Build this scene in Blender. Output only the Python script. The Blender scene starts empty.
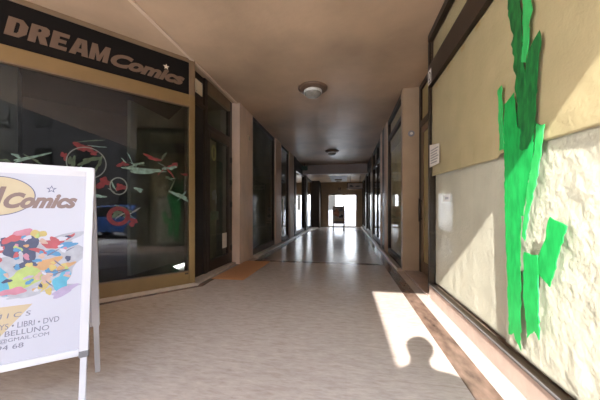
import bpy, bmesh, math, random
from mathutils import Vector, Matrix, noise
random.seed(7)
scene = bpy.context.scene
COL = scene.collection
PI = math.pi

# ------------------------------------------------------------------ materials
def new_mat(name):
    m = bpy.data.materials.new(name); m.use_nodes = True
    nt = m.node_tree
    return m, nt, nt.nodes, nt.links, nt.nodes['Principled BSDF']

def mat(name, col, rough=0.5, metal=0.0, var=0.12, scale=6.0, stretch=(1, 1, 1), bump=0.0, bscale=40.0, spec=0.5):
    m, nt, N, L, P = new_mat(name)
    tc = N.new('ShaderNodeTexCoord'); mp = N.new('ShaderNodeMapping'); mp.inputs['Scale'].default_value = stretch
    L.new(tc.outputs['Object'], mp.inputs['Vector'])
    no = N.new('ShaderNodeTexNoise'); no.inputs['Scale'].default_value = scale; no.inputs['Detail'].default_value = 6
    L.new(mp.outputs['Vector'], no.inputs['Vector'])
    r = N.new('ShaderNodeValToRGB')
    a = [max(0, c * (1 - var)) for c in col]; b = [min(1, c * (1 + var)) for c in col]
    r.color_ramp.elements[0].position = 0.3; r.color_ramp.elements[1].position = 0.7
    r.color_ramp.elements[0].color = (*a, 1); r.color_ramp.elements[1].color = (*b, 1)
    L.new(no.outputs['Fac'], r.inputs['Fac']); L.new(r.outputs['Color'], P.inputs['Base Color'])
    P.inputs['Roughness'].default_value = rough; P.inputs['Metallic'].default_value = metal
    P.inputs['Specular IOR Level'].default_value = spec
    if bump:
        n2 = N.new('ShaderNodeTexNoise'); n2.inputs['Scale'].default_value = bscale; n2.inputs['Detail'].default_value = 4
        L.new(mp.outputs['Vector'], n2.inputs['Vector'])
        bn = N.new('ShaderNodeBump'); bn.inputs['Strength'].default_value = bump; bn.inputs['Distance'].default_value = 0.02
        L.new(n2.outputs['Fac'], bn.inputs['Height']); L.new(bn.outputs['Normal'], P.inputs['Normal'])
    return m

def floor_mat():
    m, nt, N, L, P = new_mat('polished_travertine')
    tc = N.new('ShaderNodeTexCoord')
    def nz(scale, sx, sy, det=8, dist=0.0):
        mp = N.new('ShaderNodeMapping'); mp.inputs['Scale'].default_value = (sx, sy, 1)
        L.new(tc.outputs['Object'], mp.inputs['Vector'])
        n = N.new('ShaderNodeTexNoise'); n.inputs['Scale'].default_value = scale; n.inputs['Detail'].default_value = det
        n.inputs['Roughness'].default_value = 0.65; n.inputs['Distortion'].default_value = dist
        L.new(mp.outputs['Vector'], n.inputs['Vector']); return n
    n1 = nz(7.5, 1.0, 3.8, 12, .4); n2 = nz(16, 1.0, 4.0, 8, .3); n3 = nz(0.7, 1, 1, 3)
    r = N.new('ShaderNodeValToRGB')
    cr = r.color_ramp; cr.elements[0].position = 0.36; cr.elements[1].position = 0.64
    cr.elements[0].color = (0.34, 0.27, 0.23, 1); cr.elements[1].color = (0.54, 0.455, 0.40, 1)
    e = cr.elements.new(0.5); e.color = (0.44, 0.378, 0.335, 1)
    mx = N.new('ShaderNodeMix'); mx.data_type = 'FLOAT'; mx.inputs[0].default_value = 0.45
    L.new(n1.outputs['Fac'], mx.inputs[2]); L.new(n2.outputs['Fac'], mx.inputs[3])
    mx2 = N.new('ShaderNodeMix'); mx2.data_type = 'FLOAT'; mx2.inputs[0].default_value = 0.2
    L.new(mx.outputs[0], mx2.inputs[2]); L.new(n3.outputs['Fac'], mx2.inputs[3])
    L.new(mx2.outputs[0], r.inputs['Fac'])
    br = N.new('ShaderNodeTexBrick'); br.offset = 0.0
    br.inputs['Scale'].default_value = 1.0; br.inputs['Mortar Size'].default_value = 0.004
    br.inputs['Brick Width'].default_value = 0.6; br.inputs['Row Height'].default_value = 0.6
    br.inputs['Color1'].default_value = (1, 1, 1, 1); br.inputs['Color2'].default_value = (0.95, 0.94, 0.93, 1)
    br.inputs['Mortar'].default_value = (0.8, 0.77, 0.74, 1)
    L.new(tc.outputs['Object'], br.inputs['Vector'])
    mul = N.new('ShaderNodeMix'); mul.data_type = 'RGBA'; mul.blend_type = 'MULTIPLY'; mul.inputs[0].default_value = 0.12
    L.new(r.outputs['Color'], mul.inputs[6]); L.new(br.outputs['Color'], mul.inputs[7])
    L.new(mul.outputs[2], P.inputs['Base Color'])
    rr = N.new('ShaderNodeMapRange'); rr.inputs['To Min'].default_value = 0.15; rr.inputs['To Max'].default_value = 0.30
    L.new(n2.outputs['Fac'], rr.inputs['Value']); L.new(rr.outputs['Result'], P.inputs['Roughness'])
    P.inputs['Specular IOR Level'].default_value = 0.5
    return m

def glass_mat(name, tint, ior=1.75, rough=0.0):
    m, nt, N, L, P = new_mat(name); N.remove(P)
    out = N['Material Output']
    t = N.new('ShaderNodeBsdfTransparent'); t.inputs['Color'].default_value = (*tint, 1)
    g = N.new('ShaderNodeBsdfGlossy'); g.inputs['Roughness'].default_value = rough
    f = N.new('ShaderNodeFresnel'); f.inputs['IOR'].default_value = ior
    no = N.new('ShaderNodeTexNoise'); no.inputs['Scale'].default_value = 1.2
    bn = N.new('ShaderNodeBump'); bn.inputs['Strength'].default_value = 0.02; bn.inputs['Distance'].default_value = 0.02
    tc = N.new('ShaderNodeTexCoord'); L.new(tc.outputs['Object'], no.inputs['Vector'])
    L.new(no.outputs['Fac'], bn.inputs['Height']); L.new(bn.outputs['Normal'], g.inputs['Normal'])
    mx = N.new('ShaderNodeMixShader')
    ge = N.new('ShaderNodeNewGeometry'); iv = N.new('ShaderNodeMath'); iv.operation = 'SUBTRACT'; iv.inputs[0].default_value = 1
    ml = N.new('ShaderNodeMath'); ml.operation = 'MULTIPLY'
    L.new(ge.outputs['Backfacing'], iv.inputs[1]); L.new(iv.outputs[0], ml.inputs[0]); L.new(f.outputs['Fac'], ml.inputs[1])
    L.new(ml.outputs[0], mx.inputs[0]); L.new(t.outputs[0], mx.inputs[1]); L.new(g.outputs[0], mx.inputs[2])
    L.new(mx.outputs[0], out.inputs['Surface'])
    return m

M = {}
M['floor'] = floor_mat()
M['ceiling'] = mat('brown_plaster', (0.52, 0.37, 0.25), 0.38, var=0.22, scale=1.1, bump=0.15, bscale=14)
M['brown_marble'] = mat('brown_marble', (0.145, 0.095, 0.072), 0.2, var=0.5, scale=7, stretch=(2, 0.8, 1))
M['pink_stone'] = mat('pink_stone', (0.40, 0.30, 0.25), 0.3, var=0.14, scale=9)
M['plinth'] = mat('plinth_stone', (0.50, 0.40, 0.32), 0.35, var=0.15, scale=9)
M['pillar'] = mat('pillar_marble', (0.76, 0.575, 0.45), 0.5, var=0.12, scale=5, stretch=(1, 1, 0.4))
M['gold'] = mat('gold_anodised_metal', (0.26, 0.17, 0.075), 0.38, metal=0.55, var=0.06)
M['bronze'] = mat('bronze_metal', (0.045, 0.031, 0.022), 0.4, metal=0.4, var=0.1)
M['bronze_light'] = mat('light_bronze_metal', (0.22, 0.145, 0.085), 0.4, metal=0.35, var=0.1)
M['black'] = mat('black_metal', (0.012, 0.011, 0.011), 0.35, var=0.1)
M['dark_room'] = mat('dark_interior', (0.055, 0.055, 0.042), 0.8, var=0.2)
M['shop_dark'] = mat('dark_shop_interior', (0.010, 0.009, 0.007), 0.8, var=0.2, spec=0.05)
M['glass'] = glass_mat('window_glass', (0.80, 0.83, 0.80), 1.56)
M['glass_dark'] = glass_mat('tinted_glass', (0.7, 0.72, 0.68), 1.6)
M['glass_clear'] = glass_mat('clear_glass', (0.95, 0.97, 0.95), 1.3)
M['glass_film'] = glass_mat('filmed_glass', (0.96, 0.97, 0.95), 1.12)
M['sign_dark'] = mat('dark_sign_face', (0.007, 0.005, 0.004), 0.7, spec=0.15, var=0.08)
M['sign_text'] = mat('tan_lettering', (0.14, 0.083, 0.052), 0.5, var=0.05)
M['white_metal'] = mat('white_painted_metal', (0.52, 0.515, 0.54), 0.35, var=0.03)
M['grey_metal'] = mat('grey_metal', (0.16, 0.155, 0.16), 0.35, metal=0.3, var=0.05)
M['poster'] = mat('white_poster_paper', (0.40, 0.40, 0.455), 0.45, var=0.03, scale=3)
M['cream'] = mat('cream_print', (0.42, 0.345, 0.215), 0.5, var=0.08, scale=8)
M['tan_print'] = mat('tan_print', (0.40, 0.32, 0.20), 0.5, var=0.05)
M['print_brown'] = mat('brown_print', (0.17, 0.11, 0.095), 0.5, var=0.1)
M['print_grey'] = mat('grey_print', (0.15, 0.145, 0.18), 0.5, var=0.05)
M['print_outline'] = mat('outline_print', (0.10, 0.10, 0.16), 0.5, var=0.05)
def pm(k, c): M[k] = mat(k + '_print', tuple(x * .52 for x in c), 0.5, var=0.12, scale=30)
pm('red', (0.62, 0.10, 0.12)); pm('pink', (0.72, 0.28, 0.38)); pm('yellow', (0.75, 0.58, 0.18)); pm('blue', (0.10, 0.34, 0.62))
pm('cyan', (0.12, 0.52, 0.72)); pm('lime', (0.55, 0.68, 0.20)); pm('navy', (0.07, 0.08, 0.17)); pm('lilac', (0.58, 0.47, 0.70))
pm('orange', (0.75, 0.42, 0.18)); pm('lightgrey', (0.55, 0.56, 0.62)); pm('skin_tone', (0.75, 0.5, 0.4))
M['splash_red'] = mat('red_window_paint', (0.16, 0.012, 0.014), 0.5, var=0.4, scale=25)
M['splash_mint'] = mat('mint_window_paint', (0.17, 0.27, 0.23), 0.5, var=0.4, scale=25)
M['splash_green'] = mat('green_window_paint', (0.055, 0.085, 0.045), 0.5, var=0.4, scale=25)
M['splash_white'] = mat('white_window_paint', (0.17, 0.19, 0.17), 0.5, var=0.2, scale=25)
M['mat_brown'] = mat('coir_doormat', (0.46, 0.21, 0.085), 0.95, var=0.25, scale=60, bump=0.8, bscale=160)
M['lamp_ring'] = mat('brown_lamp_base', (0.17, 0.105, 0.07), 0.5, var=0.1)
M['lamp_glass'] = mat('frosted_lamp_glass', (0.33, 0.31, 0.27), 0.25, var=0.15, scale=25)
M['lamp_white'] = mat('white_lamp_rim', (0.8, 0.78, 0.74), 0.4, var=0.04)
M['white'] = mat('white_plastic', (0.8, 0.78, 0.75), 0.45, var=0.03)
M['label'] = mat('cream_plate', (0.75, 0.62, 0.45), 0.45, var=0.05)
M['note'] = mat('note_paper', (0.78, 0.74, 0.68), 0.6, var=0.03)
M['dark_text'] = mat('dark_ink', (0.06, 0.06, 0.07), 0.6, var=0.05)
M['tape'] = mat('masking_tape', (0.52, 0.36, 0.18), 0.55, var=0.1)
M['conduit'] = mat('painted_conduit', (0.72, 0.56, 0.43), 0.45, var=0.05)
M['olive_door'] = mat('papered_door_glass', (0.42, 0.34, 0.15), 0.4, var=0.1, scale=4)
M['olive_back'] = mat('olive_shop_interior', (0.8, 0.68, 0.42), 0.7, var=0.3, scale=2)
M['green_back'] = mat('dull_green_shop_interior', (0.10, 0.105, 0.08), 0.7, var=0.7, scale=1.6)
M['door_back'] = mat('dim_shop_screen', (0.30, 0.27, 0.19), 0.7, var=0.5, scale=2.5)
M['yellow_sticker'] = mat('dull_yellow_vinyl', (0.34, 0.33, 0.13), 0.5, var=.1)
M['print_mid'] = mat('faded_grey_ink', (0.30, 0.29, 0.30), 0.6, var=.05)
M['pilaster'] = mat('painted_pilaster', (0.46, 0.34, 0.23), 0.4, var=0.08, scale=3)
M['lilac_plaster'] = mat('pale_beam_plaster', (0.62, 0.54, 0.52), 0.6, var=0.05, scale=3)
M['beige_wall'] = mat('beige_far_wall', (0.40, 0.28, 0.17), 0.6, var=0.08, scale=4)
M['asphalt'] = mat('street_asphalt', (0.42, 0.39, 0.35), 0.85, var=0.15, scale=20)
M['facade'] = mat('facade_plaster', (0.09, 0.085, 0.08), 0.8, var=0.08, scale=2)
M['facade_white'] = mat('white_facade', (0.62, 0.63, 0.68), 0.8, var=0.04, scale=2)
M['facade_dark'] = mat('dull_facade', (0.035, 0.032, 0.032), 0.8, var=0.1, scale=2)
M['car_blue'] = mat('blue_car_paint', (0.03, 0.07, 0.20), 0.2, var=0.05)
M['rubber'] = mat('tyre_rubber', (0.02, 0.02, 0.02), 0.7, var=0.1)
M['skin'] = mat('skin', (0.55, 0.36, 0.27), 0.5, var=0.06)
M['jacket'] = mat('grey_jacket_cloth', (0.10, 0.11, 0.13), 0.8, var=0.15, scale=30)
M['trousers'] = mat('dark_trouser_cloth', (0.04, 0.05, 0.08), 0.8, var=0.15, scale=30)
M['hair'] = mat('dark_hair', (0.03, 0.02, 0.015), 0.6, var=0.2, scale=40)

def paper_mat(name, col, bump=0.5, transl=0.12):
    m = mat(name, col, 0.65, var=0.06, scale=5, bump=bump, bscale=38)
    return m
M['kraft'] = paper_mat('tan_crinkled_paper', (0.53, 0.43, 0.265), 0.2)
M['whitepaper'] = paper_mat('white_crinkled_paper', (0.63, 0.585, 0.505), 0.3)
def paint_mat(name, a, b):
    m, nt, N, L, P = new_mat(name)
    tc = N.new('ShaderNodeTexCoord')
    mp = N.new('ShaderNodeMapping'); mp.inputs['Scale'].default_value = (1, 1.6, 0.5); L.new(tc.outputs['Object'], mp.inputs['Vector'])
    n = N.new('ShaderNodeTexNoise'); n.inputs['Scale'].default_value = 22; n.inputs['Detail'].default_value = 8
    L.new(mp.outputs['Vector'], n.inputs['Vector'])
    r = N.new('ShaderNodeValToRGB'); r.color_ramp.elements[0].position = 0.35; r.color_ramp.elements[1].position = 0.65
    r.color_ramp.elements[0].color = (*a, 1); r.color_ramp.elements[1].color = (*b, 1)
    L.new(n.outputs['Fac'], r.inputs['Fac']); L.new(r.outputs['Color'], P.inputs['Base Color'])
    P.inputs['Roughness'].default_value = 0.55
    return m
M['paint_dark'] = paint_mat('dark_green_brushed_paint', (0.003, 0.085, 0.02), (0.015, 0.22, 0.045))
M['paint_bright'] = paint_mat('bright_green_brushed_paint', (0.004, 0.28, 0.05), (0.012, 0.42, 0.085))
M['paint_light'] = paint_mat('pale_green_brushed_paint', (0.012, 0.36, 0.07), (0.05, 0.50, 0.13))

# ------------------------------------------------------------------ mesh helpers
class MB:
    def __init__(s): s.bm = bmesh.new()
    def _hex(s, pts):
        v = [s.bm.verts.new(p) for p in pts]
        for f in ((0, 3, 2, 1), (4, 5, 6, 7), (0, 1, 5, 4), (1, 2, 6, 5), (2, 3, 7, 6), (3, 0, 4, 7)):
            s.bm.faces.new([v[i] for i in f])
    def box(s, x0, x1, y0, y1, z0, z1, mtx=None):
        p = [(x0, y0, z0), (x1, y0, z0), (x1, y1, z0), (x0, y1, z0), (x0, y0, z1), (x1, y0, z1), (x1, y1, z1), (x0, y1, z1)]
        if mtx: p = [mtx @ Vector(q) for q in p]
        s._hex(p); return s
    def bar(s, a, b, w, d, ref=(0, 0, 1)):
        a = Vector(a); b = Vector(b); t = (b - a).normalized()
        r = Vector(ref)
        if abs(t.dot(r)) > 0.95: r = Vector((1, 0, 0))
        x = t.cross(r).normalized(); y = x.cross(t).normalized()
        p = []
        for q in (a, b):
            p += [q - x * w / 2 - y * d / 2, q + x * w / 2 - y * d / 2, q + x * w / 2 + y * d / 2, q - x * w / 2 + y * d / 2]
        s._hex(p); return s
    def tube(s, a, b, r0, r1=None, n=16):
        r1 = r0 if r1 is None else r1
        a = Vector(a); b = Vector(b); t = (b - a).normalized()
        x = t.orthogonal().normalized(); y = t.cross(x)
        A = [s.bm.verts.new(a + (x * math.cos(2 * PI * i / n) + y * math.sin(2 * PI * i / n)) * r0) for i in range(n)]
        B = [s.bm.verts.new(b + (x * math.cos(2 * PI * i / n) + y * math.sin(2 * PI * i / n)) * r1) for i in range(n)]
        for i in range(n): s.bm.faces.new((A[i], A[(i + 1) % n], B[(i + 1) % n], B[i]))
        s.bm.faces.new(A[::-1]); s.bm.faces.new(B); return s
    def lathe(s, prof, c=(0, 0, 0), n=32):
        rings = []
        for r, z in prof:
            if r < 1e-5: rings.append([s.bm.verts.new((c[0], c[1], c[2] + z))])
            else: rings.append([s.bm.verts.new((c[0] + r * math.cos(2 * PI * i / n), c[1] + r * math.sin(2 * PI * i / n), c[2] + z)) for i in range(n)])
        for A, B in zip(rings, rings[1:]):
            for i in range(n):
                j = (i + 1) % n
                f = [A[i % len(A)]] + ([A[j]] if len(A) > 1 else []) + ([B[j]] if len(B) > 1 else []) + [B[i % len(B)]]
                if len(f) > 2: s.bm.faces.new(f)
        return s
    def prism(s, pts, fn, d0, d1):
        """polygon pts (2D) extruded from depth d0 to d1; fn(u, v, d) -> point"""
        A = [s.bm.verts.new(fn(u, v, d0)) for u, v in pts]; B = [s.bm.verts.new(fn(u, v, d1)) for u, v in pts]
        n = len(pts)
        s.bm.faces.new(A[::-1]); s.bm.faces.new(B)
        for i in range(n): s.bm.faces.new((A[i], A[(i + 1) % n], B[(i + 1) % n], B[i]))
        return s
    def build(s, name, m, parent=None, bevel=0.0, smooth=False, loc=None):
        bmesh.ops.recalc_face_normals(s.bm, faces=s.bm.faces)
        me = bpy.data.meshes.new(name); s.bm.to_mesh(me); s.bm.free()
        me.materials.append(m)
        if smooth:
            for p in me.polygons: p.use_smooth = True
        o = bpy.data.objects.new(name, me); COL.objects.link(o)
        if parent: o.parent = parent
        if bevel:
            b = o.modifiers.new('edge', 'BEVEL'); b.width = bevel; b.segments = 2; b.limit_method = 'ANGLE'
        return o

def tag(o, label=None, cat=None, group=None, kind=None):
    if label: o['label'] = label
    if cat: o['category'] = cat
    if group: o['group'] = group
    if kind: o['kind'] = kind
    return o
def empty(name, loc=(0, 0, 0)):
    o = bpy.data.objects.new(name, None); o.empty_display_size = 0.1; COL.objects.link(o); o.location = loc
    return o
def keep(child, parent):
    child.parent = parent; child.matrix_parent_inverse = Matrix.Translation(-Vector(parent.location)); return child
class Kit:
    """thing whose parts are given in world coordinates"""
    def __init__(s, name, loc, label, cat=None, group=None, kind=None):
        s.o = empty(name, loc); tag(s.o, label, cat, group, kind)
    def add(s, mb, name, m, bevel=0.0, smooth=False, under=None, label=None):
        o = mb.build(name, m, None, bevel, smooth)
        keep(o, s.o) if under is None else keep2(o, under)
        if label: o['label'] = label
        return o
def keep2(o, p):
    # p already keeps world coordinates (its matrix_world is identity), so a plain parent is enough
    o.parent = p; o.matrix_parent_inverse = Matrix.Identity(4); return o
def struct(name, mb, m, label, cat, bevel=0.0):
    return tag(mb.build(name, m, None, bevel), label, cat, kind='structure')

def text_mesh(txt, fit, frame, name, m, shear=0.0, bold=0.0, depth=0.002, space=1.0):
    """fit=(u0,v0,u1,v1) in the frame; frame(u,v,d)->world point"""
    cu = bpy.data.curves.new('t', 'FONT'); cu.body = txt; cu.size = 1; cu.shear = shear; cu.offset = bold; cu.space_character = space
    cu.resolution_u = 4; cu.extrude = 0.01
    o = bpy.data.objects.new('t', cu); COL.objects.link(o)
    me = bpy.data.meshes.new_from_object(o)
    bpy.data.objects.remove(o); bpy.data.curves.remove(cu)
    xs = [v.co.x for v in me.vertices]; ys = [v.co.y for v in me.vertices]
    x0, x1, y0, y1 = min(xs), max(xs), min(ys), max(ys)
    u0, v0, u1, v1 = fit
    for v in me.vertices:
        u = u0 + (v.co.x - x0) / (x1 - x0) * (u1 - u0); w = v0 + (v.co.y - y0) / (y1 - y0) * (v1 - v0)
        v.co = frame(u, w, depth if v.co.z > 0 else 0.0)
    me.name = name; me.materials.clear(); me.materials.append(m)
    ob = bpy.data.objects.new(name, me); COL.objects.link(ob)
    return ob

def ellipse(cx, cy, rx, ry, n=40, rot=0.0):
    return [(cx + rx * math.cos(2 * PI * i / n) * math.cos(rot) - ry * math.sin(2 * PI * i / n) * math.sin(rot),
             cy + rx * math.cos(2 * PI * i / n) * math.sin(rot) + ry * math.sin(2 * PI * i / n) * math.cos(rot)) for i in range(n)]
def blob(cx, cy, rx, ry, seed, n=22, j=0.28, rot=0.0):
    r = random.Random(seed); ph = [r.uniform(0, 6.28) for _ in range(3)]
    out = []
    for i in range(n):
        t = 2 * PI * i / n
        k = 1 + j * (0.6 * math.sin(2 * t + ph[0]) + 0.5 * math.sin(3 * t + ph[1]) + 0.35 * math.sin(5 * t + ph[2]))
        x, y = rx * k * math.cos(t), ry * k * math.sin(t)
        out.append((cx + x * math.cos(rot) - y * math.sin(rot), cy + x * math.sin(rot) + y * math.cos(rot)))
    return out
def star(cx, cy, r, n=5, k=0.42):
    return [(cx + (r if i % 2 == 0 else r * k) * math.sin(PI * i / n), cy + (r if i % 2 == 0 else r * k) * math.cos(PI * i / n)) for i in range(2 * n)]
def ring_pts(mb, cx, cy, rx, ry, w, fn, d0, d1, n=40):
    for i in range(n):
        a, b = 2 * PI * i / n, 2 * PI * (i + 1) / n
        P = [(cx + rx * math.cos(a), cy + ry * math.sin(a)), (cx + rx * math.cos(b), cy + ry * math.sin(b)),
             (cx + (rx - w) * math.cos(b), cy + (ry - w) * math.sin(b)), (cx + (rx - w) * math.cos(a), cy + (ry - w) * math.sin(a))]
        mb.prism(P, fn, d0, d1)
    return mb

CH = 2.98   # ceiling height
# ------------------------------------------------------------------ shell
f = MB(); f.box(-8, 3.0, -0.9, 16.2, -0.2, 0.0)
struct('floor', f, M['floor'], 'polished travertine floor of the arcade', 'floor')
c = MB()
c.prism([(-9, -3.6), (-0.79, -3.6), (-0.79, -0.68), (3.2, -0.68), (3.2, 11.7), (-9, 11.7)], lambda u, v, d: (u, v, d), CH, CH + 0.3)
struct('ceiling', c, M['ceiling'], 'brown plaster ceiling of the arcade', 'ceiling')
c = MB(); c.box(-4.5, 2.2, 11.95, 16.2, 2.62, 3.28)
struct('ceiling_rear', c, M['ceiling'], 'lower brown ceiling beyond the pale cross beam', 'ceiling')
b = MB(); b.box(-2.6, 1.6, 11.7, 11.95, 2.58, CH + 0.3)
struct('beam_rear', b, M['lilac_plaster'], 'pale plaster beam crossing the far ceiling', 'beam')
b = MB(); b.box(0.672, 0.82, -0.9, 15.2, 0.0, 0.0015)
struct('trim_1', b, M['brown_marble'], 'brown marble border strip in floor by right shopfronts', 'floor border')
b = MB(); b.box(-1.78, -1.66, 5.13, 15.2, 0.0, 0.0015)
struct('trim_2', b, M['brown_marble'], 'brown marble border strip in floor by left shopfronts', 'floor border')
b = MB(); b.box(-1.78, 0.672, 5.0, 5.13, 0.0, 0.0015)
struct('trim_3', b, M['brown_marble'], 'dark marble band crossing the floor beyond the doormat', 'floor band')

# left corridor side
b = MB(); b.box(-2.75, -2.5, 4.7, 10.1, 0, CH); b.box(-4.4, -2.5, 10.0, 10.1, 0, CH); b.box(-4.5, -4.4, 10.0, 15.9, 0, CH)
struct('wall_left', b, M['dark_room'], 'dark back wall of the left shop units', 'wall')
b = MB(); b.box(-2.5, -1.93, 4.66, 5.36, 0, CH)
struct('pillar_left_1', b, M['pillar'], 'pinkish marble pillar beside the open shop door and doormat', 'pillar', 0.004)
b = MB(); b.box(-2.5, -1.90, 7.12, 7.76, 0, CH)
struct('pillar_left_2', b, M['pillar'], 'pale marble pillar between the first and second left corridor windows', 'pillar', 0.004)
b = MB(); b.box(-2.5, -1.88, 8.86, 9.62, 0, CH)
struct('pillar_left_3', b, M['pillar'], 'pale marble pillar beyond the second left corridor window', 'pillar', 0.004)
b = MB(); b.box(-2.5, -1.86, 9.62, 10.0, 0, CH)
struct('pillar_left_4', b, M['bronze'], 'dark bronze post beside the third pale left pillar', 'post', 0.004)
b = MB(); b.box(-2.05, -1.84, 12.3, 12.9, 0, 2.62)
struct('pillar_left_5', b, M['bronze'], 'dark bronze post between the two farthest left windows', 'post', 0.004)
b = MB(); b.box(-1.95, -1.45, 14.75, 15.7, 0, 2.62)
struct('pillar_left_6', b, M['bronze'], 'dark projecting post at the far left corner', 'post', 0.004)
b = MB()
b.prism([(-1.93, 5.36), (-1.82, 5.36), (-1.80, 9), (-1.76, 12), (-1.5, 14.75), (-1.9, 14.75)], lambda u, v, d: (u, v, d), 0, 0.05)
struct('baseboard_left', b, M['plinth'], 'low pale stone ledge under the left corridor windows', 'ledge', 0.003)

def corridor_window(n, side, X, Y0, Y1, z0, z1, label, transom=None, mull=(), frame='bronze', bottom=0.12, top=0.09, back='dark_room', paper=None, glass='glass_dark', through=False, depth=.44):
    s = 1 if side == 'right' else -1          # outward (away from corridor) direction in x
    k = Kit('window_%d' % n, (X, (Y0 + Y1) / 2, z0), label, 'window', None, 'structure')
    def bx(mb, d0, d1, y0, y1, a, b): mb.box(min(X + s * d0, X + s * d1), max(X + s * d0, X + s * d1), y0, y1, a, b); return mb
    fr = MB(); w = 0.06
    bx(fr, 0, 0.07, Y0, Y0 + w, z0, z1); bx(fr, 0, 0.07, Y1 - w, Y1, z0, z1)
    bx(fr, 0, 0.07, Y0 + w, Y1 - w, z0, z0 + bottom); bx(fr, 0, 0.07, Y0 + w, Y1 - w, z1 - top, z1)
    if transom: bx(fr, 0, 0.07, Y0 + w, Y1 - w, transom, transom + 0.09)
    for m in mull: bx(fr, 0, 0.07, m - 0.03, m + 0.03, z0 + bottom, z1 - top)
    k.add(fr, 'frame', M[frame], 0.004)
    k.add(bx(MB(), 0.03, 0.036, Y0 + w, Y1 - w, z0 + bottom, z1 - top), 'pane', M[glass])
    if through: return k
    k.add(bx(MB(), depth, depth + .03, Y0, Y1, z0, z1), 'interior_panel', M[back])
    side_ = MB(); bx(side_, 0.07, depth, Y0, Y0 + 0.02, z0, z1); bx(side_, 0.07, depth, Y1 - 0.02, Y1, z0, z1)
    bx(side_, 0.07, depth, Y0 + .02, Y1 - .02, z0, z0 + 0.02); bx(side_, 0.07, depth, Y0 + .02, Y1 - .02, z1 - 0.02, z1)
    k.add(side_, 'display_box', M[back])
    if paper:
        k.add(bx(MB(), 0.05, 0.055, Y0 + w, Y1 - w, *paper), 'paper_strip', M['olive_door'], label='olive paper strip behind the glass')
    return k
corridor_window(3, 'left', -1.94, 5.36, 7.12, 0.05, CH, 'dark shop window between the first two left pillars', depth=.12, back='green_back', glass='glass_clear')
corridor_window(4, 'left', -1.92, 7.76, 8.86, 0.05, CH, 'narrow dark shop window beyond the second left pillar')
corridor_window(5, 'left', -1.90, 10.1, 12.3, 0.05, 2.62, 'left corner-shop window with daylight showing through, nearer the viewer', glass='glass_clear', through=True)
corridor_window(6, 'left', -1.88, 12.9, 14.75, 0.05, 2.62, 'farthest left shop window with daylight showing through', glass='glass_clear', through=True)
b = MB(); b.box(-2.5, -1.9, 10.1, 11.7, 2.62, CH)
struct('trim_4', b, M['bronze'], 'dark header over the far left shop windows', 'header')

# right corridor side
b = MB(); b.box(1.55, 1.8, 3.3, 16.0, 0, CH)
struct('wall_right', b, M['dark_room'], 'dark back wall of the right shop units', 'wall')
b = MB(); b.box(0.905, 1.5, 4.56, 4.68, 0.0, CH)
struct('pillar_right_1', b, M['pilaster'], 'tan painted pilaster beside the recessed right door', 'pilaster', 0.004)
b = MB(); b.box(0.90, 1.5, 6.22, 6.62, 0, CH)
struct('pillar_right_2', b, M['pillar'], 'pale pillar between the papered right window and darker ones', 'pillar', 0.004)
b = MB(); b.box(0.89, 1.5, 7.0, 7.3, 0, CH)
struct('pillar_right_3', b, M['pillar'], 'thin pale pillar just beyond the wider right pillar', 'pillar', 0.004)
b = MB(); b.box(0.90, 1.5, 6.62, 7.0, 0, CH)
struct('trim_5', b, M['bronze'], 'dark bronze panel between two pale right pillars', 'panel')
b = MB(); b.box(0.90, 1.5, 9.6, 10.2, 0, CH)
struct('pillar_right_4', b, M['bronze_light'], 'bronze post between the dark far right windows', 'post', 0.004)
b = MB(); b.box(0.90, 1.5, 12.4, 13.0, 0, 2.62)
struct('pillar_right_5', b, M['bronze'], 'dark bronze post near the far right corner', 'post', 0.004)
b = MB(); b.box(0.825, 0.90, 4.56, 15.7, 0, 0.05)
struct('baseboard_right', b, M['plinth'], 'low pale stone ledge under the right corridor windows', 'ledge', 0.003)
b = MB(); b.box(0.93, 1.55, 3.27, 4.56, 0.0, 0.02)
struct('trim_6', b, M['pink_stone'], 'pink stone threshold before the recessed right door', 'threshold', 0.003)
corridor_window(7, 'right', 0.92, 4.68, 6.22, 0.05, CH, 'right shop window with olive paper strip beside the tan pilaster', transom=2.52, frame='bronze', paper=(2.25, 2.52), bottom=.1, back='olive_back', depth=.10, glass='glass_clear')
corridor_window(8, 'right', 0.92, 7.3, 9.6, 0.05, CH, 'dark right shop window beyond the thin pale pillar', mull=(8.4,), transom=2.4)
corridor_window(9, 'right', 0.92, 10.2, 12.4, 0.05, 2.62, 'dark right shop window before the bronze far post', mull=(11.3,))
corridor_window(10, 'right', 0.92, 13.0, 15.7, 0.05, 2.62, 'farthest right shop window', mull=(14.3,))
b = MB(); b.box(0.9, 1.5, 10.2, 11.7, 2.62, CH)
struct('trim_7', b, M['bronze'], 'dark header over the far right shop windows', 'header')
k = Kit('transom_paper', (0.975, 5.45, 2.61), 'beige paper behind the transom over the right corridor window', 'paper')
k.add(MB().box(0.972, 0.977, 4.76, 6.14, 2.62, 2.88), 'sheet', M['kraft'])

# recessed right door
k = Kit('door_2', (1.3, 3.9, 0.02), 'recessed bronze framed door with yellowish papered glass, right of the tan pilaster', 'door', None, 'structure')
fr = MB(); fr.box(1.16, 1.22, 3.42, 3.5, 0.02, CH); fr.box(1.16, 1.22, 4.48, 4.56, 0.02, CH)
fr.box(1.16, 1.22, 3.5, 4.48, 2.30, 2.40); fr.box(1.16, 1.22, 3.5, 4.48, 2.9, CH)
k.add(fr, 'frame', M['bronze'], 0.003)
lf = MB(); lf.box(1.17, 1.21, 3.5, 3.58, 0.03, 2.30); lf.box(1.17, 1.21, 4.40, 4.48, 0.03, 2.30); lf.box(1.17, 1.21, 3.58, 4.40, 0.03, 0.2); lf.box(1.17, 1.21, 3.58, 4.40, 2.2, 2.30)
leaf = k.add(lf, 'door_leaf', M['bronze_light'], 0.003)
k.add(MB().box(1.19, 1.195, 3.58, 4.40, 0.2, 2.2), 'pane', M['olive_door'], under=leaf)
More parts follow.
